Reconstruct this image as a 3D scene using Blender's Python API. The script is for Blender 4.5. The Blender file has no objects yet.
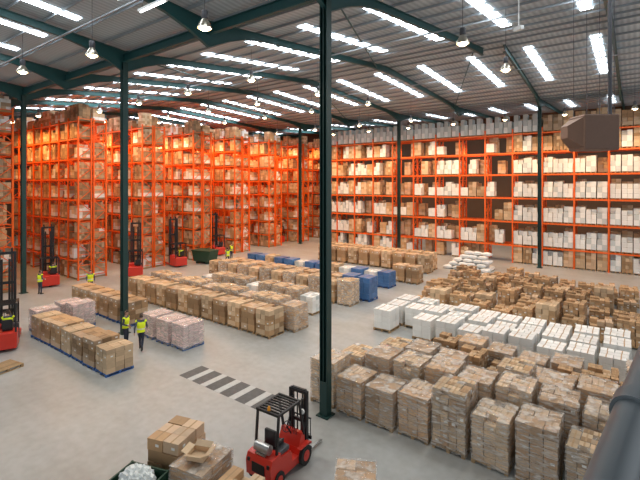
import bpy, bmesh, math, random
from mathutils import Vector, Matrix
R = random.Random(7)
scene = bpy.context.scene
COL = scene.collection

# ---------------------------------------------------------------- materials
def mat(name, color=(.5,.5,.5), rough=.6, metal=0., var=0., noise=0., nscale=8., bump=0., island=0., objvar=0., emit=None, es=0., coat=0.):
    m = bpy.data.materials.new(name); m.use_nodes = True
    nt = m.node_tree; N = nt.nodes; L = nt.links
    b = N['Principled BSDF']
    b.inputs['Base Color'].default_value = (*color, 1)
    b.inputs['Roughness'].default_value = rough
    b.inputs['Metallic'].default_value = metal
    if coat: b.inputs['Coat Weight'].default_value = coat; b.inputs['Coat Roughness'].default_value = .2
    if emit:
        b.inputs['Emission Color'].default_value = (*emit, 1); b.inputs['Emission Strength'].default_value = es
    hsv = N.new('ShaderNodeHueSaturation'); hsv.inputs['Color'].default_value = (*color, 1)
    last = None
    def addv(sock, amt):
        nonlocal last
        mr = N.new('ShaderNodeMapRange'); mr.inputs['To Min'].default_value = -amt; mr.inputs['To Max'].default_value = amt
        L.new(sock, mr.inputs['Value'])
        ad = N.new('ShaderNodeMath'); ad.operation = 'ADD'
        if last is None: ad.inputs[1].default_value = 1.0
        else: L.new(last, ad.inputs[1])
        L.new(mr.outputs[0], ad.inputs[0]); last = ad.outputs[0]
    if island:
        g = N.new('ShaderNodeNewGeometry'); addv(g.outputs['Random Per Island'], island)
    if objvar:
        g = N.new('ShaderNodeObjectInfo'); addv(g.outputs['Random'], objvar)
    tc = N.new('ShaderNodeTexCoord')
    nz = N.new('ShaderNodeTexNoise'); nz.inputs['Scale'].default_value = nscale; nz.inputs['Detail'].default_value = 4
    L.new(tc.outputs['Object'], nz.inputs['Vector'])
    addv(nz.outputs['Fac'], max(noise, .02))
    L.new(last, hsv.inputs['Value']); L.new(hsv.outputs[0], b.inputs['Base Color'])
    if bump:
        bp = N.new('ShaderNodeBump'); bp.inputs['Strength'].default_value = bump; bp.inputs['Distance'].default_value = .05
        L.new(nz.outputs['Fac'], bp.inputs['Height']); L.new(bp.outputs[0], b.inputs['Normal'])
    return m

M_CARD  = mat('cardboard', (.42,.255,.13), .7, island=.28, objvar=.28, noise=.1)
M_CARD2 = mat('cardboard_pale', (.60,.43,.27), .65, island=.2, objvar=.2, noise=.1)
M_CARD3 = mat('cardboard_pinkish', (.55,.385,.25), .6, island=.2, objvar=.2, noise=.12)
M_WHITE = mat('carton_white', (.80,.79,.76), .55, island=.09, objvar=.08, noise=.05)
M_GREY  = mat('carton_grey', (.60,.63,.62), .6, island=.14, objvar=.12, noise=.05)
M_PINK  = mat('magazine_pink', (.74,.56,.55), .5, island=.3, objvar=.1, noise=.2, nscale=20)
M_BLUE  = mat('film_blue', (.07,.18,.40), .35, island=.15, objvar=.2, noise=.2)
M_LABEL = mat('paper_label', (.80,.80,.77), .6)
M_TAPE  = mat('parcel_tape', (.38,.22,.09), .3)
M_PALW  = mat('pallet_wood', (.38,.25,.13), .8, island=.2, noise=.15, nscale=14)
M_PALB  = mat('pallet_blue', (.04,.12,.34), .7, island=.2, noise=.15)
M_ORANGE= mat('rack_orange', (.85,.13,.010), .45, noise=.06)
M_TEAL  = mat('steel_teal', (.012,.070,.070), .5, noise=.12, nscale=3)
M_COLM  = mat('column_green', (.008,.040,.036), .5, noise=.12, nscale=3)
M_PURLIN= mat('steel_galvanised', (.28,.31,.33), .5, metal=.1, noise=.08)
M_RED   = mat('truck_red', (.62,.030,.015), .35, noise=.05, coat=.3)
M_BLACK = mat('steel_black', (.014,.014,.016), .45, noise=.1)
M_RUBBER= mat('rubber', (.02,.02,.02), .85, noise=.2)
M_DGREY = mat('dark_grey', (.07,.07,.08), .5, noise=.1)
M_STEEL = mat('bare_steel', (.5,.5,.5), .3, metal=.9, noise=.05)
M_RAIL  = mat('rail_paint', (.17,.195,.21), .42, noise=.12)
M_BROWN = mat('heater_brown', (.17,.095,.065), .65, noise=.1)
M_HIVIS = mat('hivis_yellow', (.80,.95,.02), .6, noise=.08)
M_BAND  = mat('reflective_band', (.75,.75,.75), .3, noise=.03)
M_SKIN  = mat('skin', (.55,.32,.22), .55, noise=.05)
M_HAIR  = mat('hair', (.05,.03,.02), .7, noise=.2)
M_NAVY  = mat('trousers_navy', (.03,.04,.07), .8, noise=.15)
M_SHIRT = mat('shirt_dark', (.06,.07,.10), .8, noise=.15)
M_BOOT  = mat('boot_black', (.02,.018,.015), .6, noise=.1)
M_GREEN = mat('bin_green', (.015,.06,.035), .5, noise=.1)
M_FILMW = mat('loose_film', (.82,.84,.82), .25, noise=.15, nscale=12, bump=.6)
M_BAG   = mat('sack_white', (.78,.78,.76), .5, objvar=.12, noise=.08)
M_SKY   = mat('skylight_glow', (.9,.95,1), .4, emit=(.88,.95,1.0), es=14)
M_BULB  = mat('lamp_bulb', (1,.9,.7), .4, emit=(1,.78,.45), es=30)
M_TUBE  = mat('lamp_tube', (1,1,1), .4, emit=(.95,1,1), es=12)
M_ALU   = mat('lamp_reflector', (.50,.46,.38), .3, metal=.8)
M_WALL  = mat('wall_cladding', (.10,.06,.035), .8, noise=.15, nscale=.8)
M_SDARK = mat('stripe_dark',(.09,.09,.09),.6,noise=.5,nscale=5)
M_SPALE = mat('stripe_pale',(.50,.50,.48),.6,noise=.2,nscale=5)
M_AMBER = mat('beacon_amber',(.9,.35,.02),.3)

def film_mat():
    m = bpy.data.materials.new('stretch_film'); m.use_nodes = True
    nt = m.node_tree; N = nt.nodes; L = nt.links
    N.remove(N['Principled BSDF']); out = N['Material Output']
    tr = N.new('ShaderNodeBsdfTransparent'); pr = N.new('ShaderNodeBsdfPrincipled')
    pr.inputs['Base Color'].default_value = (.84,.78,.71,1); pr.inputs['Roughness'].default_value = .10
    mx = N.new('ShaderNodeMixShader'); tc = N.new('ShaderNodeTexCoord')
    oi = N.new('ShaderNodeObjectInfo'); va = N.new('ShaderNodeVectorMath'); va.operation='ADD'
    mp = N.new('ShaderNodeMapping'); mp.inputs['Scale'].default_value = (1.5,1.5,7); mp.inputs['Rotation'].default_value=(.22,.15,0)
    nz = N.new('ShaderNodeTexNoise'); nz.inputs['Scale'].default_value = 2.4; nz.inputs['Detail'].default_value = 7
    L.new(tc.outputs['Object'], mp.inputs[0]); L.new(mp.outputs[0], va.inputs[0]); L.new(oi.outputs['Location'], va.inputs[1]); L.new(va.outputs[0], nz.inputs['Vector'])
    mr = N.new('ShaderNodeMapRange'); mr.inputs['From Min'].default_value=.44; mr.inputs['From Max'].default_value=.68
    mr.inputs['To Min'].default_value=.12; mr.inputs['To Max'].default_value=.68
    L.new(nz.outputs['Fac'], mr.inputs[0]); L.new(mr.outputs[0], mx.inputs[0])
    bp = N.new('ShaderNodeBump'); bp.inputs['Strength'].default_value=1.0; bp.inputs['Distance'].default_value=.09
    L.new(nz.outputs['Fac'], bp.inputs['Height']); L.new(bp.outputs[0], pr.inputs['Normal'])
    L.new(tr.outputs[0], mx.inputs[1]); L.new(pr.outputs[0], mx.inputs[2]); L.new(mx.outputs[0], out.inputs[0])
    return m
M_FILM = film_mat()

def floor_mat():
    m = bpy.data.materials.new('polished_concrete'); m.use_nodes = True
    nt = m.node_tree; N = nt.nodes; L = nt.links; b = N['Principled BSDF']
    tc = N.new('ShaderNodeTexCoord')
    n1 = N.new('ShaderNodeTexNoise'); n1.inputs['Scale'].default_value=.22; n1.inputs['Detail'].default_value=6; n1.inputs['Roughness'].default_value=.62
    n2 = N.new('ShaderNodeTexNoise'); n2.inputs['Scale'].default_value=3.5; n2.inputs['Detail'].default_value=6
    mp = N.new('ShaderNodeMapping'); mp.inputs['Scale'].default_value=(.35,1.6,1); mp.inputs['Rotation'].default_value=(0,0,.25)
    n3 = N.new('ShaderNodeTexNoise'); n3.inputs['Scale'].default_value=.6; n3.inputs['Detail'].default_value=4
    for n in (n1,n2): L.new(tc.outputs['Object'], n.inputs['Vector'])
    L.new(tc.outputs['Object'], mp.inputs[0]); L.new(mp.outputs[0], n3.inputs['Vector'])
    cr = N.new('ShaderNodeValToRGB'); e = cr.color_ramp.elements
    e[0].position=.3; e[0].color=(.33,.33,.315,1); e[1].position=.7; e[1].color=(.44,.445,.435,1)
    L.new(n1.outputs['Fac'], cr.inputs[0])
    mx = N.new('ShaderNodeMix'); mx.data_type='RGBA'; mx.blend_type='MULTIPLY'; mx.inputs[0].default_value=.55
    c2 = N.new('ShaderNodeValToRGB'); c2.color_ramp.elements[0].position=.34; c2.color_ramp.elements[0].color=(.70,.68,.65,1); c2.color_ramp.elements[1].position=.6
    ad = N.new('ShaderNodeMix'); ad.data_type='FLOAT'; ad.inputs[0].default_value=.5
    L.new(n2.outputs['Fac'], ad.inputs[2]); L.new(n3.outputs['Fac'], ad.inputs[3])
    L.new(ad.outputs[0], c2.inputs[0]); L.new(cr.outputs[0], mx.inputs[6]); L.new(c2.outputs[0], mx.inputs[7])
    L.new(mx.outputs[2], b.inputs['Base Color'])
    mr = N.new('ShaderNodeMapRange'); mr.inputs['To Min'].default_value=.3; mr.inputs['To Max'].default_value=.5
    L.new(n1.outputs['Fac'], mr.inputs[0]); L.new(mr.outputs[0], b.inputs['Roughness'])
    return m
M_FLOOR = floor_mat()

def roof_mat():
    m = bpy.data.materials.new('corrugated_roof'); m.use_nodes = True
    nt = m.node_tree; N = nt.nodes; L = nt.links; b = N['Principled BSDF']
    tc = N.new('ShaderNodeTexCoord'); w = N.new('ShaderNodeTexWave'); w.bands_direction='X'; w.inputs['Scale'].default_value=1.1
    L.new(tc.outputs['Object'], w.inputs['Vector'])
    cr = N.new('ShaderNodeValToRGB'); cr.color_ramp.elements[0].color=(.36,.41,.44,1); cr.color_ramp.elements[1].color=(.50,.55,.58,1)
    L.new(w.outputs['Color'], cr.inputs[0]); L.new(cr.outputs[0], b.inputs['Base Color'])
    b.inputs['Roughness'].default_value=.6
    return m
M_ROOF = roof_mat()

# ---------------------------------------------------------------- mesh builder
class MB:
    def __init__(s): s.v=[]; s.f=[]; s.m=[]; s.sm=[]
    def add(s, vs, fs, mi=0, smooth=False):
        o=len(s.v); s.v += [tuple(v) for v in vs]
        for f in fs: s.f.append([i+o for i in f]); s.m.append(mi); s.sm.append(smooth)
    def box(s, c, d, mi=0, rz=0., ry=0., rx=0., taper=1.):
        hx,hy,hz = d[0]/2,d[1]/2,d[2]/2
        vs=[Vector((sx*hx*(taper if sz>0 else 1), sy*hy*(taper if sz>0 else 1), sz*hz)) for sz in(-1,1) for sy in(-1,1) for sx in(-1,1)]
        if rz or ry or rx:
            M = Matrix.Rotation(rz,3,'Z')@Matrix.Rotation(ry,3,'Y')@Matrix.Rotation(rx,3,'X')
            vs=[M@v for v in vs]
        c=Vector(c); vs=[v+c for v in vs]
        s.add(vs,[(0,2,3,1),(4,5,7,6),(0,1,5,4),(2,6,7,3),(0,4,6,2),(1,3,7,5)],mi)
    def rbox(s, c, d, r=.03, mi=0, seg=2):
        bm=bmesh.new(); bmesh.ops.create_cube(bm,size=1)
        for v in bm.verts: v.co=Vector((v.co.x*d[0],v.co.y*d[1],v.co.z*d[2]))
        bmesh.ops.bevel(bm,geom=bm.edges[:],offset=r,segments=seg,affect='EDGES',profile=.5)
        bm.verts.index_update(); c=Vector(c)
        s.add([v.co+c for v in bm.verts],[[v.index for v in f.verts] for f in bm.faces],mi); bm.free()
    def beam(s, p0, p1, w, h=None, mi=0):
        h=h or w; p0=Vector(p0); p1=Vector(p1); d=(p1-p0).normalized()
        up=Vector((0,0,1)) if abs(d.z)<.95 else Vector((0,1,0))
        a=d.cross(up).normalized(); b=a.cross(d).normalized()
        vs=[p+a*(sa*w/2)+b*(sb*h/2) for p in(p0,p1) for sb in(-1,1) for sa in(-1,1)]
        s.add(vs,[(0,1,3,2),(4,6,7,5),(0,4,5,1),(2,3,7,6),(0,2,6,4),(1,5,7,3)],mi)
    def tube(s, p0, p1, r0, r1=None, n=12, mi=0, caps=True, smooth=True):
        r1=r0 if r1 is None else r1; p0=Vector(p0); p1=Vector(p1); d=(p1-p0).normalized()
        up=Vector((0,0,1)) if abs(d.z)<.95 else Vector((1,0,0))
        a=d.cross(up).normalized(); b=d.cross(a).normalized(); vs=[]
        for p,r in((p0,r0),(p1,r1)):
            for i in range(n):
                t=2*math.pi*i/n; vs.append(p+a*(r*math.cos(t))+b*(r*math.sin(t)))
        s.add(vs,[(i,(i+1)%n,n+(i+1)%n,n+i) for i in range(n)],mi,smooth)
        if caps: s.add(vs,[tuple(reversed(range(n))),tuple(range(n,2*n))],mi)
    def ball(s, c, rad, mi=0, n=12, rings=8):
        c=Vector(c); vs=[]; fs=[]
        for j in range(1,rings):
            ph=math.pi*j/rings
            for i in range(n):
                t=2*math.pi*i/n; vs.append(c+Vector((rad[0]*math.sin(ph)*math.cos(t),rad[1]*math.sin(ph)*math.sin(t),rad[2]*math.cos(ph))))
        top=len(vs); vs.append(c+Vector((0,0,rad[2]))); vs.append(c-Vector((0,0,rad[2])))
        for j in range(rings-2):
            for i in range(n): fs.append((j*n+i,(j+1)*n+i,(j+1)*n+(i+1)%n,j*n+(i+1)%n))
        for i in range(n):
            fs.append((top,i,(i+1)%n)); fs.append((top+1,(rings-2)*n+(i+1)%n,(rings-2)*n+i))
        s.add(vs,fs,mi,True)
    def prism(s, poly, y0, y1, mi=0):
        n=len(poly); vs=[(x,y0,z) for x,z in poly]+[(x,y1,z) for x,z in poly]
        s.add(vs,[tuple(range(n)),tuple(reversed(range(n,2*n)))]+[(i,n+i,n+(i+1)%n,(i+1)%n) for i in range(n)],mi)
    def lathe(s, prof, n=16, mi=0, c=(0,0,0)):
        vs=[]
        for r,z in prof:
            for i in range(n):
                t=2*math.pi*i/n; vs.append((c[0]+r*math.cos(t),c[1]+r*math.sin(t),c[2]+z))
        s.add(vs,[(j*n+i,j*n+(i+1)%n,(j+1)*n+(i+1)%n,(j+1)*n+i) for j in range(len(prof)-1) for i in range(n)],mi,True)
    def mesh(s, name, mats):
        me=bpy.data.meshes.new(name); me.from_pydata(s.v,[],s.f)
        for m in mats: me.materials.append(m)
        me.polygons.foreach_set('material_index',s.m); me.polygons.foreach_set('use_smooth',s.sm)
        bm=bmesh.new(); bm.from_mesh(me); bmesh.ops.recalc_face_normals(bm,faces=bm.faces); bm.to_mesh(me); bm.free()
        me.update(); return me

def O(name, me, parent=None, loc=(0,0,0), rz=0., label=None, cat=None, group=None, kind=None):
    o=bpy.data.objects.new(name, me); COL.objects.link(o)
    o.location=loc; o.rotation_euler=(0,0,rz)
    if parent: o.parent=parent
    if label: o['label']=label
    if cat: o['category']=cat
    if group: o['group']=group
    if kind: o['kind']=kind
    return o
def MO(mb,name,mats,**k): return O(name, mb.mesh(name,mats), **k)
ALLCH={}
def reg():
    ALLCH.clear()
    for o in bpy.data.objects:
        if o.parent: ALLCH.setdefault(o.parent.name,[]).append(o)
def copy_thing(root, loc, rz=0., sc=(1,1,1), **props):
    def rec(o,par):
        n=o.copy(); COL.objects.link(n)
        if par: n.parent=par
        for c in ALLCH.get(o.name,[]): rec(c,n)
        return n
    r=rec(root,None); r.location=loc; r.rotation_euler=(0,0,rz); r.scale=sc
    for k,v in props.items(): r[k]=v
    return r
def remove_thing(root):
    for c in ALLCH.get(root.name,[]): remove_thing(c)
    bpy.data.objects.remove(root)

# ---------------------------------------------------------------- setting
mb=MB(); mb.box((-32,20,-.1),(88,84,.2)); MO(mb,'floor',[M_FLOOR],kind='structure')
KN=[(-21,15.2),(-4.5,16.7),(12,15.3),(28.5,17.0),(45,16.3),(61.5,17.2)]
def roofz(y):
    for (a,za),(b,zb) in zip(KN,KN[1:]):
        if y<=b: return za+(zb-za)*(y-a)/(b-a)
    return KN[-1][1]
mb=MB()
for (a,za),(b,zb) in zip(KN,KN[1:]):
    mb.add([(-76,a,za),(12,a,za),(12,b,zb),(-76,b,zb),(-76,a,za+.12),(12,a,za+.12),(12,b,zb+.12),(-76,b,zb+.12)],
           [(0,3,2,1),(4,5,6,7),(0,1,5,4),(2,3,7,6),(0,4,7,3),(1,2,6,5)])
MO(mb,'ceiling',[M_ROOF],kind='structure')
mb=MB(); mb.box((-32,61.6,8.6),(88,.2,17.4)); MO(mb,'wall_back',[M_WALL],kind='structure')
mb=MB(); mb.box((-76.1,20,8.2),(.2,84,17.6)); MO(mb,'wall_left',[M_WALL],kind='structure')
wn=1
for ya,yb in((3.2,9.0),(16,24.5),(30.2,39),(49,56)):
    for k in range(-1,15):
        x=-1.9-3.7*k
        if ya==3.2 and (x>-8): continue
        mb=MB(); za,zb=roofz(ya)-.03,roofz(yb)-.03
        w=.26
        mb.add([(-w,ya,za),(w,ya,za),(w,yb,zb),(-w,yb,zb)],[(0,1,2,3)])
        O('window_%d'%wn, mb.mesh('skylight',[M_SKY]), loc=(x,0,0), kind='structure'); wn+=1
mb=MB(); mb.box((-32,0,0),(88,.04,.12)); me=mb.mesh('purlin',[M_PURLIN])
y=-4.5
while y<61:
    if min(abs(y-k[0]) for k in KN)>.3:
        O('purlin',me,loc=(0,y,roofz(y)-.10),label='galvanised steel roof purlin under the corrugated sheets',cat='roof beam',group='roof purlins',kind='structure')
    y+=1.4
def rafter_mesh(y0,z0,y1,z1,hv):
    mb=MB(); n=16; P=[]
    for i in range(n+1):
        u=i/n; t=16.5*u; zt=-.18+(z1-z0)*u
        dep=.32+hv*max(0,1-t/3.6)**2+ .12*max(0,1-(16.5-t)/2.5)
        P.append(((y1-y0)*u,zt,zt-dep))
    for (ya,t0,b0),(yb,t1,b1) in zip(P,P[1:]):
        mb.add([(-.015,ya,t0),(-.015,ya,b0),(-.015,yb,b1),(-.015,yb,t1),(.015,ya,t0),(.015,ya,b0),(.015,yb,b1),(.015,yb,t1)],[(0,1,2,3),(4,7,6,5)])
        for q0,q1 in((t0,t1),(b0,b1)): mb.beam((0,ya,q0),(0,yb,q1),.17,.03)
    return mb.mesh('roof_rafter',[M_TEAL])
RAF=[(12,15.3,rafter_mesh(12,15.3,28.5,17.0,.8)),(12,15.3,rafter_mesh(12,15.3,-4.5,16.7,.8)),(45,16.3,rafter_mesh(45,16.3,28.5,17.0,.6)),(45,16.3,rafter_mesh(45,16.3,61.5,17.2,.6))]
for x in(6,-1,-8.6,-15,-22,-29,-36,-43,-50,-57,-64):
    for q,(yv,zv,me) in enumerate(RAF):
        xx = x+1.3 if (x==-8.6 and yv==45) else x
        o=O('roof_rafter',me,loc=(xx,yv,zv),label='dark teal steel portal rafter with deepened haunch',cat='roof beam',group='roof rafters',kind='structure')
        if x==-8.6 and q==2: o.rotation_euler=(0,0,.04)
        if x==-8.6 and q==0: o.rotation_euler=(0,0,-.04)
mb=MB(); mb.box((-32,0,0),(86,.03,.4)); mb.box((-32,0,.2),(86,.2,.03)); mb.box((-32,0,-.2),(86,.2,.03))
MO(mb,'valley_beam',[M_TEAL],loc=(0,12,14.75),label='long dark teal steel beam along the roof valley',cat='roof beam',kind='structure')
def column(x,y,h,w=.28):
    mb=MB()
    mb.box((0,0,h/2),(.03,w,h)); mb.box((w/2,0,h/2),(.03,w,h)); mb.box((-w/2,0,h/2),(.03,w,h)); mb.box((0,0,h/2),(w,.03,h))
    mb.box((0,0,.02),(w+.2,w+.2,.04)); mb.box((0,-w/2+.01,.6),(w,.03,1.2)); mb.box((0,w/2-.01,.6),(w,.03,1.2))
    MO(mb,'steel_column',[M_COLM],loc=(x,y,0),label='tall dark green steel roof column on a base plate',cat='column',group='roof columns')
for x,y,h in((-8.6,11.9,14.5),(-22,12,14.5),(-36,12,14.5),(-50,12.3,14.5),(-7.3,45,15.4),(-22,45,15.4),(-36,44,15.4)): column(x,y,h)
for yy,xa,xb in((8.8,-60,4),(20.5,-60,4),(33,-60,4)):
    mb=MB(); mb.box(((xa+xb)/2,0,0),(xb-xa,.08,.06)); MO(mb,'cable_tray',[M_PURLIN],loc=(0,yy,roofz(yy)-.58),label='galvanised cable tray strung under the roof',cat='cable tray')
for x in(-22,-8.6):
    for ya,yb in((12,28.5),(28.5,45)):
        mb=MB(); mb.tube((x,ya,roofz(ya)-.4),(x-7,yb,roofz(yb)-.4),.04,n=8)
        MO(mb,'roof_brace',[M_TEAL],label='thin diagonal steel roof bracing tube',cat='roof brace',kind='structure')
sx=-15.3
for k in range(11):
    wd=.52 if k%2==0 else .30
    mb=MB(); mb.box((0,0,.003),(wd,1.15,.006))
    MO(mb,'crossing_stripe',[M_SDARK if k%2==0 else M_SPALE],loc=(sx+wd/2,11.3,.0),
       label='painted %s crossing stripe on the concrete floor'%('black' if k%2==0 else 'white'),cat='floor marking',group='pedestrian crossing stripes')
    sx+=wd+.012

# ---------------------------------------------------------------- pallet loads
def pallet_mesh(m,w=1.0,d=1.2):
    mb=MB()
    for i in range(7): mb.box((-w/2+.05+i*(w-.1)/6,0,.133),(.09,d,.022))
    for j in(-1,0,1): mb.box((0,j*(d/2-.05),.111),(w,.1,.022))
    for a in(-1,0,1):
        for b in(-1,0,1): mb.box((a*(w/2-.05),b*(d/2-.05),.061),(.1,.1,.078))
    for a in(-1,0,1): mb.box((a*(w/2-.05),0,.011),(.1,d,.022))
    return mb.mesh('pallet',[m])
PALW,PALB=pallet_mesh(M_PALW),pallet_mesh(M_PALB)
def stack_mesh(nx,ny,nz,H,m,W=.98,D=1.16,jit=.012,drop=0,labels=True,z0=.145,seed=0,detail=True,alt=None):
    r=random.Random(seed); mb=MB(); bw,bd,bh=W/nx,D/ny,H/nz
    for k in range(nz):
        for j in range(ny):
            for i in range(nx):
                if 0<i<nx-1 and 0<j<ny-1 and k<nz-1 and not(drop and k==nz-2): continue
                if k==nz-1 and r.random()<drop: continue
                c=(-W/2+bw*(i+.5)+r.uniform(-jit,jit),-D/2+bd*(j+.5)+r.uniform(-jit,jit),z0+bh*(k+.5))
                a=r.uniform(-1,1)*jit
                mb.box(c,(bw-.016,bd-.016,bh-.010),3 if (alt and r.random()<.3) else 0,rz=a)
                if detail:
                    if k==nz-1: mb.box((c[0],c[1],c[2]+bh/2-.003),(.04,bd-.02,.004),2,rz=a)
                    if labels and r.random()<.2:
                        if j==0: mb.box((c[0]+bw*.15,c[1]-bd/2+.005,c[2]),(min(.10,bw*.4),.006,min(.07,bh*.4)),1)
                        if i==nx-1: mb.box((c[0]+bw/2-.005,c[1]+bd*.1,c[2]),(.006,min(.10,bd*.4),min(.07,bh*.4)),1)
                        if i==0: mb.box((c[0]-bw/2+.005,c[1]+bd*.1,c[2]),(.006,min(.10,bd*.4),min(.07,bh*.4)),1)
    return mb.mesh('carton_stack',[m,M_LABEL,M_TAPE]+([alt] if alt else []))
def wrap_mesh(H,W=1.03,D=1.21,seed=0,z0=.05):
    r=random.Random(seed); bm=bmesh.new(); bmesh.ops.create_cube(bm,size=1)
    bmesh.ops.subdivide_edges(bm,edges=bm.edges[:],cuts=6,use_grid_fill=True)
    for v in bm.verts:
        x,y,z=v.co
        v.co=Vector((x*W,y*D,(z+.5)*(H+.12)+z0))+Vector((r.uniform(-.012,.012),r.uniform(-.012,.012),r.uniform(-.0,.02)))
    me=bpy.data.meshes.new('stretch_wrap'); bm.to_mesh(me); bm.free(); me.materials.append(M_FILM); return me
def load(name,pal,stack,wrap=None,label='',cat='pallet load'):
    e=bpy.data.objects.new(name,None); COL.objects.link(e); e['label']=label; e['category']=cat
    O('pallet',pal,parent=e); O('carton_stack',stack,parent=e)
    if wrap: O('stretch_wrap',wrap,parent=e)
    return e
V={}
V['wrapA']=load('wrapped_pallet_load',PALW,stack_mesh(3,4,6,1.45,M_CARD3,seed=1,alt=M_CARD),wrap_mesh(1.45,seed=1),'brown cartons shrink-wrapped in clear film on a wooden pallet')
V['wrapB']=load('wrapped_pallet_load',PALW,stack_mesh(3,4,7,1.6,M_CARD2,seed=2,drop=.15,alt=M_CARD3),wrap_mesh(1.6,seed=2),'tall stack of tan cartons in creased stretch film on a pallet')
V['wrapC']=load('wrapped_pallet_load',PALW,stack_mesh(2,3,5,1.3,M_CARD,seed=3,jit=.012,alt=M_CARD3),wrap_mesh(1.3,seed=3),'dark tan cartons under clear film on a wooden pallet')
V['wrapD']=load('wrapped_pallet_load',PALW,stack_mesh(4,5,8,1.5,M_CARD2,seed=31,alt=M_CARD,drop=.2),wrap_mesh(1.45,seed=31),'small mixed tan cartons under loose film on a pallet')
V['plainA']=load('pallet_load',PALW,stack_mesh(2,3,4,1.3,M_CARD,seed=4,jit=.02,alt=M_CARD3),None,'stacked brown cartons on a wooden pallet')
V['plainB']=load('pallet_load',PALW,stack_mesh(3,3,5,1.35,M_CARD2,seed=5,jit=.02,drop=.3,alt=M_CARD),None,'pale brown cartons with an uneven top layer on a pallet')
V['plainC']=load('pallet_load',PALW,stack_mesh(3,3,4,.95,M_CARD,seed=6,jit=.025,drop=.25,alt=M_CARD3),None,'low stack of brown cartons on a pallet')
V['plainD']=load('pallet_load',PALW,stack_mesh(4,5,7,1.25,M_CARD,seed=36,jit=.018,drop=.4,alt=M_CARD2),None,'uneven stack of small mixed brown cartons on a pallet')
V['blueA']=load('pallet_load',PALB,stack_mesh(2,3,5,1.35,M_CARD,seed=7,alt=M_CARD3),None,'neatly stacked brown cartons on a blue pallet')
V['blueB']=load('pallet_load',PALB,stack_mesh(3,3,5,1.3,M_CARD2,seed=8),None,'pale brown cartons stacked on a blue pallet')
V['pink']=load('printed_goods_load',PALB,stack_mesh(3,4,12,1.15,M_PINK,seed=9,labels=False,jit=.008),wrap_mesh(1.15,seed=9),'bundles of pinkish printed goods under film on a blue pallet')
V['white']=load('white_pallet_load',PALW,stack_mesh(2,3,3,1.0,M_WHITE,seed=10,labels=False,jit=.01),None,'white cartons in a low stack on a wooden pallet')
V['whiteT']=load('white_pallet_load',PALW,stack_mesh(2,3,4,1.15,M_WHITE,seed=11,labels=False,alt=M_GREY,drop=.1),None,'white cartons stacked on a wooden pallet')
V['bluef']=load('blue_film_load',PALB,stack_mesh(2,3,4,1.25,M_BLUE,seed=12,labels=False),None,'goods wrapped in blue film on a blue pallet')
reg()
def put(k,x,y,rz=None,sz=None,j=.04,**p):
    rz=R.uniform(-.03,.03) if rz is None else rz
    sz=R.uniform(.88,1.1) if sz is None else sz
    return copy_thing(V[k],(x+R.uniform(-j,j),y+R.uniform(-j,j),0),rz,(1,1,sz),**p)
for r_,yy in enumerate((12.95,14.45,15.95,17.45,18.85)):
    x=-9.1+(.3 if r_%2 else 0)
    while x<.4:
        if (r_>=4 and (R.random()<.3 or x<-7.5)) or (r_ in(2,3) and R.random()<.1): x+=1.16; continue
        k=R.choice(['wrapA','wrapD','wrapB','wrapC','wrapA'])
        if r_==0 and x>-5: k=R.choice(['wrapA','wrapB','wrapD'])
        if r_>=3: k=R.choice(['wrapC','wrapA','plainD'])
        put(k,x,yy,rz=R.uniform(-.04,.04),sz=R.uniform(.76,1.12) if r_<3 else R.uniform(.6,.95),group='film-wrapped pallet loads'); x+=1.17
for yy in(21.0,22.45,23.9):
    x=-11.0
    while x<.2:
        if R.random()<.96: put('white' if R.random()<.75 else 'whiteT',x,yy,sz=R.uniform(.8,1.05),j=.05,group='white pallet loads')
        x+=1.15
yy=26.1
while yy<37:
    x=-11.3+R.uniform(0,.3)
    while x<.4:
        if R.random()<.93: put(R.choice(['plainB','plainC','plainD','plainD','plainD','plainC']),x,yy,rz=R.uniform(-.09,.09),sz=R.uniform(.55,1.1),group='brown carton stacks')
        x+=1.2
    yy+=1.42
for i in range(7): put('blueA' if i%3 else 'blueB',-18.0-i*1.14,9.4,sz=R.uniform(.76,.84),group='carton row on blue pallets')
for i in range(3): put('pink',(-26.1,-26.3,-25.1)[i],(9.7,11.05,11.1)[i],group='printed goods pallets')
for i in range(3): put('pink',-17.8-i*1.25,12.95,sz=.92,group='printed goods pallets')
for i in range(6): put('blueA',-23.2-i*1.2,13.2,sz=.9,group='carton row on blue pallets')
for i in range(12):
    put('plainA' if i%2 else 'plainB',-15.6-i*1.16,16.6,sz=.95,group='brown carton stacks')
    put('wrapD' if i%3 else 'wrapC',-15.2-i*1.16,18.1,sz=.95,group='brown carton stacks')
for i in range(9): put('whiteT' if i%4==0 else 'wrapD',-16.2-i*1.2,21.0,sz=.85,group='brown carton stacks')
for i in range(12):
    put('bluef' if i in(0,1) else 'plainA',-14.9-i*1.2,25.6,sz=1.15 if i<2 else 1.0,group='mixed carton and blue film loads')
    put('plainB' if i%2 else 'wrapD',-15.4-i*1.2,23.9,sz=1.0,group='mixed carton and blue film loads')
for i in range(13): put('bluef' if i not in(1,3,4,7,10) else ('whiteT' if i%2 else 'plainB'),-15.6-i*1.2,29.7,sz=.86,group='mixed carton and blue film loads')
for i in range(2): put('plainA',-14.3-i*1.25,32.2,sz=.95,group='far carton stacks')
for i in range(10):
    put('plainA' if i%3 else 'plainB',-15.2-i*1.25,36.5,sz=1.1,group='far carton stacks')
    put('plainB',-15.4-i*1.25,38.0,sz=1.1,group='far carton stacks')
put('plainA',-9.95,6.95,rz=.3,sz=.93,label='brown cartons stacked beside a green waste cage')
put('wrapC',-8.75,6.75,rz=.2,sz=.78,label='film-wrapped brown cartons stacked near the forklift'); put('plainB',-7.5,6.75,rz=.15,sz=.66,label='uneven low stack of brown cartons beside the red forklift')
put('wrapC',-5.45,8.75,rz=.5,sz=.66,label='low film-wrapped carton stack near the forklift forks')
for k in V: remove_thing(V[k])
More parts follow.
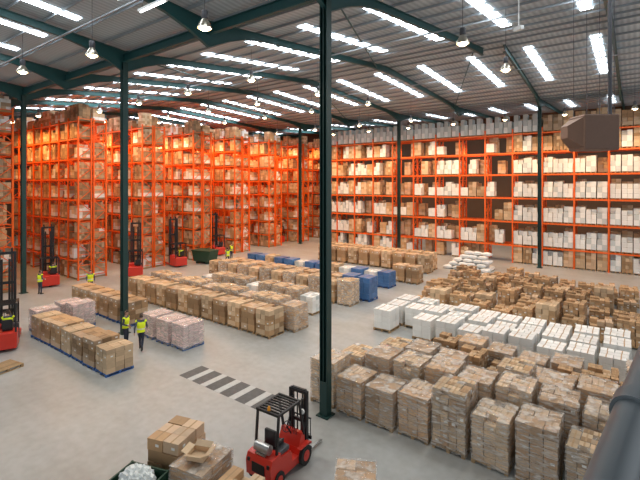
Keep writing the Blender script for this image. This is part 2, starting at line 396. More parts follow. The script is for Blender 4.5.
def open_carton(w,d,h):
    mb=MB(); t=.01
    mb.box((0,0,t/2),(w,d,t)); 
    for s in(-1,1):
        mb.box((s*w/2,0,h/2),(t,d,h)); mb.box((0,s*d/2,h/2),(w,t,h))
        mb.box((s*(w/2+.07),0,h+.03),(.17,d,t),ry=-s*.4); mb.box((0,s*(d/2+.07),h+.03),(w,.17,t),rx=s*.4)
    return mb
MO(open_carton(.45,.4,.14),'open_carton',[M_CARD2],loc=(-8.75,6.7,1.19),rz=.4,label='opened brown carton with raised flaps on a stack',cat='carton',group='open cartons')
mb=MB()
for s in(-1,1):
    for t in(-1,1): mb.box((s*.55,t*.42,.45),(.05,.05,.9))
    for zz in(.15,.45,.87): mb.box((s*.55,0,zz),(.04,.84,.04)); mb.box((0,s*.42,zz),(1.1,.04,.04))
    mb.box((s*.54,0,.5),(.012,.82,.7)); mb.box((0,s*.41,.5),(1.08,.012,.7))
mb.box((0,0,.12),(1.1,.84,.03))
MO(mb,'waste_cage',[M_GREEN],loc=(-9.7,5.62,0),rz=.3,label='dark green metal waste cage filled with clear plastic film',cat='waste bin')
def heap(rad,seed,n=3):
    bm=bmesh.new(); bmesh.ops.create_icosphere(bm,subdivisions=n+1,radius=1); r=random.Random(seed)
    for v in bm.verts:
        k=1+r.uniform(-.13,.13); v.co=Vector((v.co.x*rad[0]*k,v.co.y*rad[1]*k,v.co.z*rad[2]*k))
    me=bpy.data.meshes.new('heap'); bm.to_mesh(me); bm.free(); me.materials.append(M_FILMW); return me
O('plastic_film_heap',heap((.46,.34,.32),3),loc=(-9.7,5.62,.8),rz=.3,label='crumpled clear plastic film heaped in the waste cage',cat='plastic film',kind='stuff')
O('empty_pallet',PALW,loc=(-21.9,6.5,0),rz=.2,label='empty wooden pallet lying on the floor',cat='pallet')
def sack_mesh():
    bm=bmesh.new(); bmesh.ops.create_cube(bm,size=1); bmesh.ops.subdivide_edges(bm,edges=bm.edges[:],cuts=4,use_grid_fill=True)
    for v in bm.verts:
        x,y,z=v.co; f=(1-(2*abs(x))**4*.45)*(1-(2*abs(y))**4*.45)
        v.co=Vector((x*.8,y*.55,z*.34*f+math.sin(x*9+y*7)*.01))
    for f in bm.faces: f.smooth=True
    me=bpy.data.meshes.new('sack'); bm.to_mesh(me); bm.free(); me.materials.append(M_BAG); return me
SK=sack_mesh()
for lvl in range(5):
    for i in range(5-(lvl+1)//2):
        for j in range(max(1,4-lvl)):
            O('white_sack',SK,loc=(-14.2+i*.84+(.42 if lvl%2 else 0)+(lvl//2)*.8+R.uniform(-.09,.09),39.6+j*.6+lvl*.28+R.uniform(-.03,.03),.17+lvl*.33),rz=R.uniform(-.25,.25),label='plump white plastic sack in a pile by the racks',cat='sack',group='white sack pile')
mb=MB(); mb.prism([(-.9,.25),(.9,.25),(1.15,1.3),(-1.15,1.3)],-.7,.7); mb.box((0,0,1.3),(2.4,1.5,.07)); mb.box((-.6,0,.12),(.15,1.2,.25)); mb.box((.6,0,.12),(.15,1.2,.25))
MO(mb,'waste_skip',[M_GREEN],loc=(-35.0,27.6,0),rz=.2,label='dark green metal skip by the rack ends',cat='waste bin')

# ---------------------------------------------------------------- racks
BAY=2.7; LV=[1.8,4.2,6.6,9.0,11.2,13.1]; LVL=[1.6,3.3,5.0,6.7,8.4,10.1,11.8,13.3]
def frame_mesh(dep,FH,pw=.12):
    mb=MB()
    for yy in(.05,dep-.05): mb.box((0,yy,FH/2),(pw,.11,FH)); mb.box((0,yy,.01),(.18,.16,.02))
    for a,b in ((.05,1.1),(dep-1.1,dep-.05)):
        yy=b if a<.1 else a
        mb.box((0,yy,FH/2),(pw,.09,FH))
        z=.3; f=0
        while z<FH-1.3:
            mb.box((0,(a+b)/2,z),(.05,b-a,.05)); p,q=(a,b) if f%2 else (b,a)
            mb.beam((0,p,z),(0,q,z+.9),.05); z+=.9; f+=1
        mb.box((0,(a+b)/2,FH-.15),(.05,b-a,.05))
    return mb.mesh('upright_frame',[M_ORANGE])
def beam_mesh(dep,BAY,h=.12):
    mb=MB(); w=BAY-.12
    for yy in(.04,1.1,dep-1.1,dep-.04): mb.box((BAY/2,yy,-h/2),(w,.05,h))
    for i in range(6): mb.box((BAY/2-w/2+.25+i*(w-.5)/5,.58,-.015),(.04,1.0,.03)); mb.box((BAY/2-w/2+.25+i*(w-.5)/5,dep-.58,-.015),(.04,1.0,.03))
    return mb.mesh('shelf_beam_pair',[M_ORANGE])
FR=frame_mesh(2.4,13.6)
BMR={2.7:beam_mesh(2.4,2.7,.14),1.85:beam_mesh(2.4,1.85,.12)}
def rack(x0,nb,y0,label,levels,bay):
    e=bpy.data.objects.new('pallet_rack',None); COL.objects.link(e); e.location=(x0,y0,0); e['label']=label; e['category']='storage rack'; e['group']='orange pallet racks'
    for i in range(nb+1): O('upright_frame',FR,parent=e,loc=(i*bay,0,0))
    for i in range(nb):
        for z in levels: O('shelf_beams',BMR[bay],parent=e,loc=(i*bay,0,z))
slots=[]
def rl_mesh(m,nx,ny,nz,h,seed,w=.8,d=1.0,alt=None):
    me=stack_mesh(nx,ny,nz,h,m,W=w,D=d,z0=.13,seed=seed,detail=False,jit=.008,drop=.2,alt=alt)
    bm=bmesh.new(); bm.from_mesh(me)
    me.materials.append(M_PALW); k=len(me.materials)-1
    for c,s in(((0,0,.115),(w,d,.03)),((-w/2+.06,0,.05),(.1,d,.1)),((0,0,.05),(.1,d,.1)),((w/2-.06,0,.05),(.1,d,.1))):
        r=bmesh.ops.create_cube(bm,size=1)
        for v in r['verts']: v.co=Vector((v.co.x*s[0]+c[0],v.co.y*s[1]+c[1],v.co.z*s[2]+c[2]))
        for f in {f for v in r['verts'] for f in v.link_faces}: f.material_index=k
    bm.to_mesh(me); bm.free(); return me
RLB=[rl_mesh(M_CARD,3,3,5,1.6,21,alt=M_CARD2),rl_mesh(M_CARD2,2,3,6,1.75,22,alt=M_CARD),rl_mesh(M_CARD,2,2,4,1.35,23,alt=M_CARD3),rl_mesh(M_CARD3,2,3,5,1.5,24,alt=M_CARD)]
RLL=[rl_mesh(M_CARD,2,3,4,1.2,41,alt=M_CARD2,w=.78,d=.95),rl_mesh(M_CARD2,3,4,5,1.3,42,alt=M_CARD,w=.78,d=.95),rl_mesh(M_CARD,2,3,4,.9,43,alt=M_CARD3,w=.78,d=.95),rl_mesh(M_CARD3,2,3,4,1.1,44,alt=M_WHITE,w=.78,d=.95),rl_mesh(M_CARD,3,3,6,1.3,45,alt=M_CARD2,w=.78,d=.95),rl_mesh(M_CARD,2,2,3,.7,47,alt=M_WHITE,w=.78,d=.95)]
RLLW=[rl_mesh(M_WHITE,2,2,3,1.0,46,alt=M_CARD2)]
RLW=[rl_mesh(M_WHITE,2,2,3,1.3,25),rl_mesh(M_WHITE,2,2,3,1.5,26,alt=M_GREY)]
RLG=[rl_mesh(M_GREY,2,2,3,1.75,27,alt=M_WHITE)]
RLS=[rl_mesh(M_CARD2,2,2,3,1.0,28,alt=M_CARD),rl_mesh(M_WHITE,2,2,2,.9,29)]
def slot(x,y,z,me): slots.append((x,y,z,me))
Y0S=[9.3,16.2,21.9,27.6,33.3,39.0,44.7,50.4]
rr=random.Random(11)
LB=1.85; NB=8
for k,y0 in enumerate(Y0S):
    rack(-37-NB*LB,NB,y0,'tall orange steel pallet rack packed with brown cartons',LVL,LB)
    vis = NB if k<2 else 5
    for b in range(vis):
        for lv,z in enumerate([0]+LVL):
            for i in range(2):
                x=-37-(b+.5)*LB+(i-.5)*.85
                for side in(.6,1.8):
                    if side>1 and b>0: continue
                    if rr.random()<.2: continue
                    slot(x,y0+side,z,rr.choice(RLL) if rr.random()<.84 else RLLW[0])
NR=15; X0R=-34.3
rack(X0R,NR,46.3,'long orange steel pallet rack with white and brown cartons',LV,2.7)
for b in range(NR):
    xc=X0R+(b+.5)*BAY
    for lv,z in enumerate([0]+LV):
        binq=rr.random()
        for i in range(3):
            x=xc+(i-1)*.86; q=rr.random(); me=None
            if z==LV[5]: me=RLG[0] if xc<-6 else rr.choice(RLB)
            elif xc>-11:
                if lv in(1,2,3,4): me=rr.choice(RLW) if q<.97 else None
                elif lv==5: me=rr.choice(RLB) if q<.7 else rr.choice(RLW)
                else: me=rr.choice(RLW) if q<.5 else rr.choice(RLB)
            elif xc>-23:
                if binq>.3: me=rr.choice(RLW+[RLS[1]]) if q<.38 else (rr.choice(RLB+RLS) if q<.62 else None)
            else: me=rr.choice(RLB) if q<.38 else (rr.choice(RLW) if q<.78 else None)
            if me: slot(x,46.3+.6,z,me)
            if rr.random()<(.9 if (xc>-11 or xc<-23) else .4) : slot(x,46.3+1.8,z,rr.choice(RLB))
slots=[s for s in slots if s[0]<3.5]
slots.sort(key=lambda s:(s[0]**2+s[1]**2+(s[2]-8)**2) + (900 if (s[1]>47.5) else 0))
def rname(me):
    if me in RLW or me in RLLW or me is RLS[1]: return 'white_carton_load','white cartons stored on an orange rack shelf'
    if me in RLG: return 'grey_carton_load','pale grey cartons on the top rack level'
    return 'brown_carton_load','brown cartons on a pallet stored on a rack shelf'
rest=[]; cnt={}
for x,y,z,me in slots:
    n,l=rname(me); cnt[n]=cnt.get(n,0)
    if y<47.5 and cnt[n]<298:
        O(n,me,loc=(x+rr.uniform(-.015,.015),y,z+.002),label=l,cat='carton load',group='rack loads'); cnt[n]+=1
    else: rest.append((x,y,z,me))
mats=[M_CARD,M_CARD2,M_CARD3,M_WHITE,M_GREY,M_PALW,M_LABEL,M_TAPE]
allv=[];allf=[];allm=[]
for x,y,z,me in rest:
    o=len(allv); allv+=[(v.co.x+x,v.co.y+y,v.co.z+z+.002) for v in me.vertices]
    mp=[mats.index(m) for m in me.materials]
    for p in me.polygons: allf.append([i+o for i in p.vertices]); allm.append(mp[p.material_index])
me=bpy.data.meshes.new('brown_carton_load'); me.from_pydata(allv,[],allf)
for m in mats: me.materials.append(m)
me.polygons.foreach_set('material_index',allm); me.update()
O('brown_carton_load',me,label='remaining cartons stored deeper in the orange racks',cat='carton load',group='rack loads',kind='stuff')

# ---------------------------------------------------------------- people
def human_mesh(pose):
    mb=MB()
    def cap(a,b,r0,r1,n=14):
        mb.tube(a,b,r0,r1,n=n); mb.ball(a,(r0,)*3,n=n); mb.ball(b,(r1,)*3,n=n)
    J=pose
    P=Vector(J['pelvis']); C=Vector(J['chest']); Nk=Vector(J['neck']); Hd=Vector(J['head'])
    mb.ball(P,(.125,.165,.13)); mb.ball((P+C)/2,(.115,.145,.17)); mb.ball(C,(.13,.175,.19)); 
    cap(C+Vector((0,-.13,.12)),C+Vector((0,.13,.12)),.07,.07)
    cap(C+Vector((0,0,.1)),Nk,.08,.056); cap(Nk,Hd,.054,.05)
    mb.ball(Hd,(.095,.076,.118)); mb.ball(Hd+Vector((.02,0,-.07)),(.066,.056,.055))
    cap(Hd+Vector((.085,0,.015)),Hd+Vector((.108,0,-.02)),.01,.015,8)
    for s in(-1,1): mb.ball(Hd+Vector((-.005,s*.078,-.005)),(.022,.01,.032),n=8)
    cap(Hd+Vector((.085,-.02,-.055)),Hd+Vector((.085,.02,-.055)),.01,.01,8)
    for s,k in((-1,'r'),(1,'l')):
        sh=C+Vector((0,s*.175,.125)); el=Vector(J['elbow_'+k]); wr=Vector(J['wrist_'+k])
        cap(sh,el,.058,.044); cap(el,wr,.044,.029)
        d=(wr-el).normalized(); side=d.cross(Vector((0,1,0))).normalized() if abs(d.y)<.9 else Vector((0,0,1)); nrm=d.cross(side).normalized()
        pm=wr+d*.06; cap(wr,pm,.028,.030); cap(wr+side*.02+d*.03,wr+side*.022+d*.09,.02,.018); cap(wr-side*.02+d*.03,wr-side*.022+d*.09,.02,.018)
        for q,(o,l) in enumerate(((-.033,.058),(-.011,.072),(.011,.068),(.031,.05))):
            b=wr+d*.095+side*o; m_=b+d*l*.55+nrm*.006*s; e=m_+d*l*.4+nrm*.018*s
            cap(b,m_,.0095,.009,6); cap(m_,e,.009,.008,6)
        cap(wr+d*.03+side*.03,wr+d*.07+side*.062,.013,.010,6); cap(wr+d*.07+side*.062,wr+d*.1+side*.066,.010,.009,6)
        hp=P+Vector((0,s*.09,-.03)); kn=Vector(J['knee_'+k]); an=Vector(J['ankle_'+k])
        cap(hp,kn,.094,.06); cap(kn,an,.06,.042); mid=kn.lerp(an,.3); mb.ball(mid,(.062,.058,.09))
        fd=Vector((1,0,0)); sole=an+Vector((0,0,-.045))
        cap(an,sole+fd*.02,.045,.042); cap(sole-fd*.04,sole+fd*.15,.042,.036)
    me=mb.mesh('person',[M_SKIN]); t=bpy.data.objects.new('tmp',me); COL.objects.link(t)
    md=t.modifiers.new('r','REMESH'); md.mode='VOXEL'; md.voxel_size=.0105
    sm=t.modifiers.new('s','SMOOTH'); sm.factor=.5; sm.iterations=3
    bpy.context.view_layer.update(); dg=bpy.context.evaluated_depsgraph_get()
    res=bpy.data.meshes.new_from_object(t.evaluated_get(dg)); bpy.data.objects.remove(t)
    res.materials.clear()
    for m in(M_SKIN,M_SHIRT,M_NAVY,M_BOOT): res.materials.append(m)
    an=[Vector(J['ankle_l']),Vector(J['ankle_r'])]; wr=[Vector(J['wrist_l']),Vector(J['wrist_r'])]
    segs=[(P+Vector((0,s*.09,-.03)),Vector(J['knee_'+k])) for s,k in((-1,'r'),(1,'l'))]+[(Vector(J['knee_'+k]),Vector(J['ankle_'+k])) for k in'rl']
    arm=[(C+Vector((0,s*.175,.125)),Vector(J['elbow_'+k])) for s,k in((-1,'r'),(1,'l'))]+[(Vector(J['elbow_'+k]),Vector(J['wrist_'+k])) for k in'rl']
    def ds(p,a,b):
        t=max(0,min(1,(p-a).dot(b-a)/(b-a).length_squared)); return (p-a.lerp(b,t)).length
    for p in res.polygons:
        c=p.center; p.use_smooth=True
        dl=min(ds(c,a,b) for a,b in segs); da=min(ds(c,a,b) for a,b in arm); dt=ds(c,P+Vector((0,0,.06)),Nk-Vector((0,0,.03)))-.06; dh=(c-Hd).length
        hand=min((c-w).length for w in wr)
        beyond=any((c-Vector(J['wrist_'+k])).dot(Vector(J['wrist_'+k])-Vector(J['elbow_'+k]))>0 and (c-Vector(J['wrist_'+k])).length<.26 and (c-Vector(J['wrist_'+k])).length<dl+.1 for k in'lr')
        if dh<.15 or (c-Nk).length<.07: mi=0
        elif beyond and hand<.25: mi=0
        elif min((c-a-Vector((.03,0,-.03))).length for a in an)<.125 : mi=3
        elif dl<min(da,dt): mi=2
        else: mi=1
        p.material_index=mi
    return res
def vest_mesh(J):
    P=Vector(J['pelvis']); C=Vector(J['chest']); mb=MB(); n=20; prof=[(-.06,.155,.19),(.1,.145,.178),(.16,.146,.18),(.24,.148,.186),(.34,.156,.208),(.44,.15,.212),(.52,.125,.18),(.56,.09,.125)]
    up=(C-P); L_=.30; vs=[]
    for h,rx,ry in prof:
        c=P+up*(h/L_*.73)
        for i in range(n):
            t=2*math.pi*i/n; vs.append(c+Vector((rx*math.cos(t),ry*math.sin(t),0)))
    for j in range(len(prof)-1):
        for i in range(n): mb.add([vs[j*n+i],vs[j*n+(i+1)%n],vs[(j+1)*n+(i+1)%n],vs[(j+1)*n+i]],[(0,1,2,3)],1 if j==1 else 0,True)
    for s in(-1,1):
        mb.tube(C+Vector((0,s*.165,.135)),C+Vector((0,s*.235,.085)),.075,.068,n=14,mi=0,caps=False)
    return mb.mesh('hivis_vest',[M_HIVIS,M_BAND])
def hair_mesh(J):
    H=Vector(J['head']); mb=MB(); n=16; vs=[];fs=[]
    for j in range(7):
        ph=math.pi*.52*j/6
        for i in range(n):
            t=2*math.pi*i/n; f=math.cos(t); z=.127*math.cos(ph)-(0 if f>0 else .05*(j/6))+(.045*(j/6) if f>.3 else 0)
            vs.append(H+Vector((-.006+.103*math.sin(ph)*math.cos(t),.085*math.sin(ph)*math.sin(t),z)))
    for j in range(6):
        for i in range(n): fs.append((j*n+i,j*n+(i+1)%n,(j+1)*n+(i+1)%n,(j+1)*n+i))
    mb.add(vs,fs,0,True); return mb.mesh('hair',[M_HAIR])
STAND=dict(pelvis=(0,0,.96),chest=(.01,0,1.29),neck=(.01,0,1.50),head=(.03,0,1.64),elbow_l=(-.02,.25,1.13),wrist_l=(.06,.27,.90),elbow_r=(.0,-.26,1.14),wrist_r=(.2,-.2,1.06),knee_l=(.03,.11,.51),ankle_l=(0,.13,.09),knee_r=(.03,-.11,.51),ankle_r=(.0,-.14,.09))
WALK=dict(pelvis=(0,0,.94),chest=(.04,0,1.27),neck=(.06,0,1.48),head=(.09,0,1.62),elbow_l=(-.14,.25,1.13),wrist_l=(-.10,.27,.88),elbow_r=(.12,-.25,1.14),wrist_r=(.30,-.22,.98),knee_l=(.2,.09,.54),ankle_l=(.25,.09,.09),knee_r=(-.05,-.09,.50),ankle_r=(-.28,-.1,.14))
SIT=dict(pelvis=(0,0,.62),chest=(-.03,0,.96),neck=(0,0,1.17),head=(.03,0,1.31),elbow_l=(.12,.25,.86),wrist_l=(.36,.18,.92),elbow_r=(.12,-.25,.86),wrist_r=(.36,-.16,.9),knee_l=(.42,.12,.60),ankle_l=(.48,.12,.22),knee_r=(.42,-.12,.60),ankle_r=(.48,-.12,.22))
POSES=[]
for J in(STAND,WALK,SIT): POSES.append((human_mesh(J),vest_mesh(J),hair_mesh(J)))
def person(x,y,rz,pi,label,z=0):
    b,v,h=POSES[pi]; o=O('person',b,loc=(x,y,z),rz=rz,label=label,cat='person')
    O('hivis_vest',v,parent=o); O('hair',h,parent=o); return o
person(-19.1,11.25,2.4,1,'person walking in a yellow high-visibility vest and dark trousers')
person(-20.2,11.1,.6,0,'person standing in a yellow high-visibility vest beside a column')
person(-34.7,12.6,1.8,0,'person in a yellow vest standing near the rack ends')
person(-32.0,14.9,-.5,1,'person in a yellow vest walking past pallets')
person(-34.5,30.6,.2,0,'person in a yellow vest near the green skip')
person(-32.3,28.2,2.9,1,'person in a yellow vest walking between pallet rows')

# ---------------------------------------------------------------- forklift
def wheel(parent,x,y,r,w):
    mb=MB(); mb.tube((0,-w/2,0),(0,w/2,0),r,n=24); mb.tube((0,-w/2-.002,0),(0,w/2+.002,0),r*.92,n=24)
    o=MO(mb,'wheel',[M_RUBBER],parent=parent,loc=(x,y,r))
    mb=MB(); mb.tube((0,-w/2-.01,0),(0,w/2+.01,0),r*.55,n=16); mb.tube((0,-w/2-.02,0),(0,w/2+.02,0),r*.2,n=10)
    MO(mb,'wheel_hub',[M_RED],parent=o)
def forklift(x,y,rz,label):
    e=bpy.data.objects.new('forklift',None); COL.objects.link(e); e.location=(x,y,0); e.rotation_euler=(0,0,rz); e['label']=label; e['category']='forklift'
    mb=MB()
    mb.prism([(-.75,.18),(.55,.18),(.75,.35),(.75,.62),(.35,.62),(.30,.42),(-.05,.42),(-.12,.78),(-.75,.85)],-.50,.50)
    mb.prism([(.35,.6),(.75,.6),(.70,1.0),(.55,1.02)],-.46,.46)
    for s in(-1,1): mb.prism([(.30,.62),(.95,.62),(.95,.55),(.86,.66),(.45,.66)],s*.52-.09,s*.52+.09)
    MO(mb,'chassis',[M_RED],parent=e)
    mb=MB()
    mb.prism([(-.72,.2),(-1.05,.2),(-1.22,.32),(-1.25,.75),(-1.16,.95),(-.72,1.0)],-.54,.54)
    mb.rbox((-1.0,0,.62),(.42,1.06,.6),.12,0,3)
    MO(mb,'counterweight',[M_RED],parent=e)
    mb=MB(); mb.box((-1.225,0,.62),(.06,.55,.3)); 
    for s in(-1,1): mb.box((-1.235,s*.42,.78),(.05,.1,.1))
    MO(mb,'rear_grille',[M_BLACK],parent=e)
    mb=MB(); mb.rbox((-.42,0,.88),(.62,.86,.16),.04); MO(mb,'engine_hood',[M_DGREY],parent=e)
    mb=MB(); mb.rbox((-.38,0,1.02),(.46,.46,.12),.04); mb.rbox((-.62,0,1.28),(.12,.46,.5),.04); mb.rbox((-.40,.26,1.14),(.34,.06,.06),.02); mb.rbox((-.40,-.26,1.14),(.34,.06,.06),.02)
    MO(mb,'seat',[M_BLACK],parent=e)
    mb=MB(); mb.tube((.52,0,.9),(.28,0,1.22),.03)
    f=lambda t:Vector((.27,0,1.23))+Vector((math.sin(t)*.17*.62,math.cos(t)*.17,math.sin(t)*.17*.78))
    for i in range(20):
        mb.tube(f(2*math.pi*i/20),f(2*math.pi*(i+1)/20),.014,n=6)
    for t in(.5,2.6,4.7): mb.tube((.27,0,1.23),f(t),.01,n=6)
    MO(mb,'steering_wheel',[M_BLACK],parent=e)
    for i in range(3):
        mb=MB(); mb.tube((.42,-.2-.07*i,.98),(.36,-.2-.07*i,1.2),.01,n=6); mb.ball((.36,-.2-.07*i,1.21),(.02,.02,.02),n=8)
        MO(mb,'control_lever',[M_BLACK],parent=e)
    mb=MB()
    for s in(-1,1):
        mb.beam((.66,s*.46,.95),(.38,s*.46,2.12),.07); mb.beam((-.85,s*.46,.95),(-.74,s*.46,2.12),.07)
        mb.beam((-.80,s*.46,2.12),(.44,s*.46,2.12),.07)
    for i in range(9): mb.box((-.78+i*.148,0,2.13),(.05,.92,.05))
    mb.box((.41,0,2.12),(.07,.98,.07)); mb.box((-.77,0,2.12),(.07,.98,.07))
    MO(mb,'overhead_guard',[M_BLACK],parent=e)
    mb=MB(); mb.ball((-.7,0,2.22),(.05,.05,.07)); mb.tube((-.7,0,2.15),(-.7,0,2.2),.055)
    MO(mb,'beacon',[M_AMBER],parent=e)
    for s in(-1,1):
        mb=MB(); mb.tube((.5,s*.5,1.75),(.56,s*.5,1.75),.08,n=14); MO(mb,'work_light',[M_LABEL],parent=e)
    mb=MB()
    for s in(-1,1):
        mb.box((.98,s*.36,1.12),(.14,.08,2.16)); mb.box((1.0,s*.28,1.16),(.11,.07,2.16))
        mb.tube((.90,s*.22,.2),(.90,s*.22,1.95),.045,mi=0); mb.beam((.55,s*.36,.6),(.92,s*.36,1.2),.05)
        mb.box((1.06,s*.12,1.2),(.02,.05,1.9),0)
    for z in(.3,1.2,2.16): mb.box((.95,0,z),(.08,.75,.1))
    mb.box((1.0,0,2.2),(.1,.55,.08))
    MO(mb,'mast',[M_BLACK],parent=e)
    mb=MB()
    for z in(.28,.62): mb.box((1.12,0,z),(.05,.96,.1))
    for i in range(7): mb.box((1.12,-.44+i*.147,.95),(.025,.025,.62))
    mb.box((1.12,0,1.26),(.035,.93,.04))
    MO(mb,'load_backrest',[M_BLACK],parent=e)
    for s in(-1,1):
        mb=MB(); mb.box((1.17,s*.28,.4),(.05,.12,.66)); mb.prism([(1.15,.06),(2.05,.06),(2.05,.075),(1.3,.11),(1.15,.11)],s*.28-.06,s*.28+.06); MO(mb,'fork',[M_STEEL],parent=e)
    for s in(-1,1): wheel(e,.62,s*.52,.31,.2); wheel(e,-.82,s*.5,.25,.17)
    mb=MB(); mb.tube((-1.0,-.3,1.14),(-1.0,.3,1.14),.15,n=18); mb.box((-1.0,0,1.0),(.3,.4,.06))
    MO(mb,'gas_cylinder',[M_STEEL],parent=e)
    return e
fk=forklift(-7.98,8.95,1.62,'red counterbalance forklift with black mast and overhead guard, parked unattended')
fk.scale=(.80,.80,.87)
def reach_truck():
    e=bpy.data.objects.new('reach_truck',None); COL.objects.link(e)
    mb=MB(); mb.rbox((-.75,0,.52),(.85,1.2,.8),.06); mb.rbox((-.2,.36,.62),(.5,.48,1.0),.05); mb.box((-.4,0,.2),(1.0,1.2,.16)); MO(mb,'truck_body',[M_RED],parent=e)
    mb=MB(); mb.rbox((.15,0,.6),(.34,1.18,.85),.03); MO(mb,'battery_box',[M_DGREY],parent=e)
    mb=MB(); mb.rbox((-.62,-.2,.98),(.4,.42,.12),.03); mb.rbox((-.88,-.2,1.25),(.1,.42,.45),.03); MO(mb,'seat',[M_BLACK],parent=e)
    mb=MB()
    for s in(-1,1):
        mb.beam((-1.1,s*.55,.9),(-.95,s*.55,2.2),.08); mb.beam((.2,s*.55,1.0),(.1,s*.55,2.2),.08); mb.beam((-.97,s*.55,2.2),(.13,s*.55,2.2),.08)
    for i in range(8): mb.box((-.9+i*.14,0,2.2),(.03,1.1,.05))
    MO(mb,'overhead_guard',[M_BLACK],parent=e)
    mb=MB()
    for s in(-1,1):
        mb.box((.55,s*.38,2.3),(.17,.12,4.5)); mb.box((.58,s*.26,2.5),(.14,.08,4.5)); mb.tube((.47,s*.16,.3),(.47,s*.16,4.2),.05)
    for z in(.3,1.6,3,4.5): mb.box((.52,0,z),(.08,.8,.14))
    MO(mb,'mast',[M_BLACK],parent=e)
    for s in(-1,1):
        mb=MB(); mb.box((1.0,s*.5,.2),(1.4,.14,.18)); MO(mb,'outrigger_leg',[M_RED],parent=e)
        mb=MB(); mb.box((.72,s*.25,.7),(.05,.12,.6)); mb.box((1.25,s*.25,.44),(1.05,.12,.05)); MO(mb,'fork',[M_STEEL],parent=e)
        mb=MB(); mb.tube((1.55,s*.5-.06,.14),(1.55,s*.5+.06,.14),.14,n=16); MO(mb,'wheel',[M_RUBBER],parent=e)
    mb=MB(); mb.tube((-.8,-.1,.18),(-.8,.1,.18),.18,n=16); MO(mb,'wheel',[M_RUBBER],parent=e)
    mb=MB(); mb.box((.68,0,.75),(.05,.8,.1)); 
    for i in range(6): mb.box((.68,-.38+i*.152,1.1),(.025,.025,.7))
    mb.box((.68,0,1.45),(.035,.8,.04)); MO(mb,'load_backrest',[M_BLACK],parent=e)
    return e
RT=reach_truck(); reg()
for x,y,rz,dr in((-25.1,7.55,2.75,True),(-37.4,14.2,2.9,True),(-35.3,20.3,2.6,False),(-36.2,25.0,3.0,True),(-38.2,31.6,2.9,False),(-39.5,43.0,3.1,True)):
    copy_thing(RT,(x,y,0),rz,label='red reach truck with tall black mast'+(' and a seated driver' if dr else ' standing at a rack aisle'),category='forklift',group='reach trucks')
    if dr:
        c,s=math.cos(rz),math.sin(rz); lx,ly=-.6,-.2
        person(x+lx*c-ly*s,y+lx*s+ly*c,rz,2,'person in a yellow vest seated driving a reach truck',z=.45)
remove_thing(RT)

# ---------------------------------------------------------------- lamps
def lamp_proto():
    e=bpy.data.objects.new('high_bay_lamp',None); COL.objects.link(e)
    mb=MB(); mb.tube((0,0,.0),(0,0,1.0),.012,n=6); MO(mb,'suspension_rod',[M_DGREY],parent=e,loc=(0,0,.35))
    mb=MB(); mb.lathe([(.0,.38),(.09,.38),(.11,.33),(.11,.12),(.07,.08)]); MO(mb,'lamp_housing',[M_DGREY],parent=e)
    mb=MB(); mb.lathe([(.08,.1),(.13,.03),(.2,-.08),(.25,-.22),(.25,-.24),(.24,-.22),(.19,-.08),(.12,.02)]); MO(mb,'lamp_shade',[M_ALU],parent=e)
    mb=MB(); mb.ball((0,0,-.18),(.18,.18,.14),n=12); MO(mb,'bulb',[M_BULB],parent=e)
    return e
LP=lamp_proto(); reg()
near=[(-11.7,9.2),(-5.2,16.0),(-4.8,20.9),(-17.9,8.4),(-23.2,7.7),(-29,8.2)]
far=[(x,y) for y in(17.5,24,31,39.5) for x in range(-60,-14,6)]+[(x,y) for y in(43.2,) for x in range(-30,2,5)]+[(-40.5,y) for y in(14.6,20.2,25.9,31.6,37.3,43)]+[(-46.5,y) for y in(14.6,20.2,25.9,31.6)]
for i,(x,y) in enumerate(near+far):
    z=13.5 if i<6 else roofz(y)-(1.6 if y<20 else 2.0)
    o=copy_thing(LP,(x,y,z),label='bell-shaped high bay lamp hanging lit under the roof',category='lamp',group='high bay lamps')
for o in bpy.data.objects:
    if o.name.startswith('suspension_rod') and o.parent:
        p=o.parent.location; o.scale=(1,1,roofz(p.y)-p.z-.35)
remove_thing(LP)
def sp(x,y,z,e,col,r=.2,ang=150):
    l=bpy.data.lights.new('lamp_light','SPOT'); l.energy=e; l.color=col; l.shadow_soft_size=r; l.spot_size=math.radians(ang); l.spot_blend=.6
    o=bpy.data.objects.new('lamp_light',l); COL.objects.link(o); o.location=(x,y,z)
WARM=(1,.52,.17); WARM2=(1,.62,.32)
for y in(14.2,20.2,25.9,31.6,37.3,43.0,49):
    for x,e in((-38.5,600),(-43,1300),(-48,1100)): sp(x,y,13.6,e,WARM,.2,165)
for y in(15,21,27,33,40): sp(-33.5,y,13.6,800,WARM,.3,165)
for x in(-30,-25,-20,-15,-10,-5,0): sp(x,42.6,13.8,1300,WARM2,.3,165)
for x in(-30,-22,-14,-6,2): sp(x,49.6,12.5,1000,WARM,.3,170)
for x,y in near: sp(x,y,13.1,600,(1,.90,.74))
mb=MB(); mb.box((0,0,0),(1.5,.16,.07)); e=MO(mb,'strip_light',[M_LABEL],loc=(-12.9,8.0,13.95),label='white fluorescent strip light hanging under the roof',cat='lamp')
mb=MB(); mb.tube((-.7,0,-.06),(.7,0,-.06),.02); MO(mb,'light_tube',[M_TUBE],parent=e)
hh=roofz(8)-13.95
for s in(-1,1):
    mb=MB(); mb.tube((s*.6,0,.03),(s*.6,0,hh),.008,n=6); MO(mb,'suspension_wire',[M_DGREY],parent=e)
mb=MB(); mb.rbox((0,0,0),(1.3,1.0,1.3),.05)
h=MO(mb,'unit_heater',[M_BROWN],loc=(-1.25,18.9,9.9),rz=.64,label='brown suspended warm-air heater with tapered outlet',cat='heater')
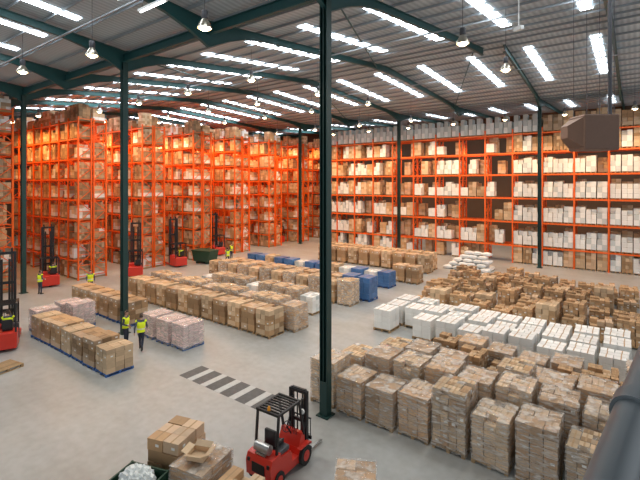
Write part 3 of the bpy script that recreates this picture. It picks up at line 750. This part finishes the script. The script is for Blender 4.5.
mb=MB(); mb.add([(-.65,-.45,-.55),(-.65,.45,-.55),(-.65,.45,.55),(-.65,-.45,.55),(-1.1,-.22,-.2),(-1.1,.22,-.2),(-1.1,.22,.25),(-1.1,-.22,.25)],[(0,1,5,4),(1,2,6,5),(2,3,7,6),(3,0,4,7),(4,5,6,7)]); MO(mb,'outlet_duct',[M_BROWN],parent=h)
hz=roofz(18.9)-9.9-.1
for s in(-1,1):
    for t in(-1,1):
        mb=MB(); mb.tube((s*.5,t*.4,.62),(s*.5,t*.4,hz),.012,n=6); MO(mb,'hanger_rod',[M_DGREY],parent=h)
mb=MB(); mb.tube((.62,0,.6),(.62,0,hz),.07,n=12); MO(mb,'flue_pipe',[M_DGREY],parent=h)
mb=MB(); mb.box((0,0,0),(.35,.16,.14)); mb.tube((0,0,.05),(0,0,roofz(17.7)-14.0),.02,n=8)
MO(mb,'security_camera',[M_LABEL],loc=(-3.6,17.7,14.0),rz=2.6,label='small white security camera hanging on a pole under the roof',cat='camera')

# ---------------------------------------------------------------- walkway railing by the viewer
ang=math.radians(36.6); fw=Vector((-math.sin(ang),math.cos(ang),0)); rt=Vector((math.cos(ang),math.sin(ang),0))
def W(s,d,z): v=rt*s+fw*d; return Vector((v.x,v.y,z))
a=Vector((.505,.74)); b=Vector((1.035,1.32)); dd=(b-a).normalized(); st=a-dd*1.6; en=a+dd*3.2
mb=MB(); mb.tube(W(st.x,st.y,7.475),W(en.x,en.y,7.475),.036,n=24)
rail=MO(mb,'handrail',[M_RAIL],label='thick dark grey steel handrail of an elevated walkway',cat='railing')
mb=MB(); mb.tube(W(st.x,st.y,6.95),W(en.x,en.y,6.95),.02,n=16); MO(mb,'mid_rail',[M_RAIL],parent=rail)
q0=a+dd*.30; q1=a+dd*.37
mb=MB(); mb.tube(W(q0.x,q0.y,7.475),W(q1.x,q1.y,7.475),.044,n=24); MO(mb,'rail_joint',[M_RAIL],parent=rail)
for q in(st,en,a+dd*.66):
    mb=MB(); mb.tube(W(q.x,q.y,6.4),W(q.x,q.y,7.475),.025,n=16); MO(mb,'rail_post',[M_RAIL],parent=rail)
nrm=Vector((dd.y,-dd.x)); mb=MB()
c0=st-dd*.1+nrm*-.05; c1=en+dd*.1+nrm*-.05; c2=c1+nrm*1.3; c3=c0+nrm*1.3
vs=[W(q.x,q.y,6.33) for q in(c0,c1,c2,c3)]+[W(q.x,q.y,6.4) for q in(c0,c1,c2,c3)]
mb.add(vs,[(0,1,2,3),(4,7,6,5),(0,4,5,1),(1,5,6,2),(2,6,7,3),(3,7,4,0)])
for q in(c0,c1,c2,c3): p=W(q.x,q.y,0); mb.box((p.x,p.y,3.17),(.12,.12,6.34))
MO(mb,'walkway_deck',[M_DGREY],label='dark grey elevated steel walkway on posts',cat='walkway')

# ---------------------------------------------------------------- world + camera
w=bpy.data.worlds.new('world'); scene.world=w; w.use_nodes=True
bg=w.node_tree.nodes['Background']; bg.inputs[0].default_value=(.90,.95,1,1); bg.inputs[1].default_value=.72
cam=bpy.data.cameras.new('camera'); co=bpy.data.objects.new('camera',cam); COL.objects.link(co)
co.location=(0,0,8); co.rotation_euler=(math.radians(90),0,ang)
cam.sensor_width=36; cam.lens=424/640*36; cam.shift_y=-56/640; cam.clip_start=.05; cam.clip_end=300
scene.camera=co
scene.view_settings.view_transform='Standard'
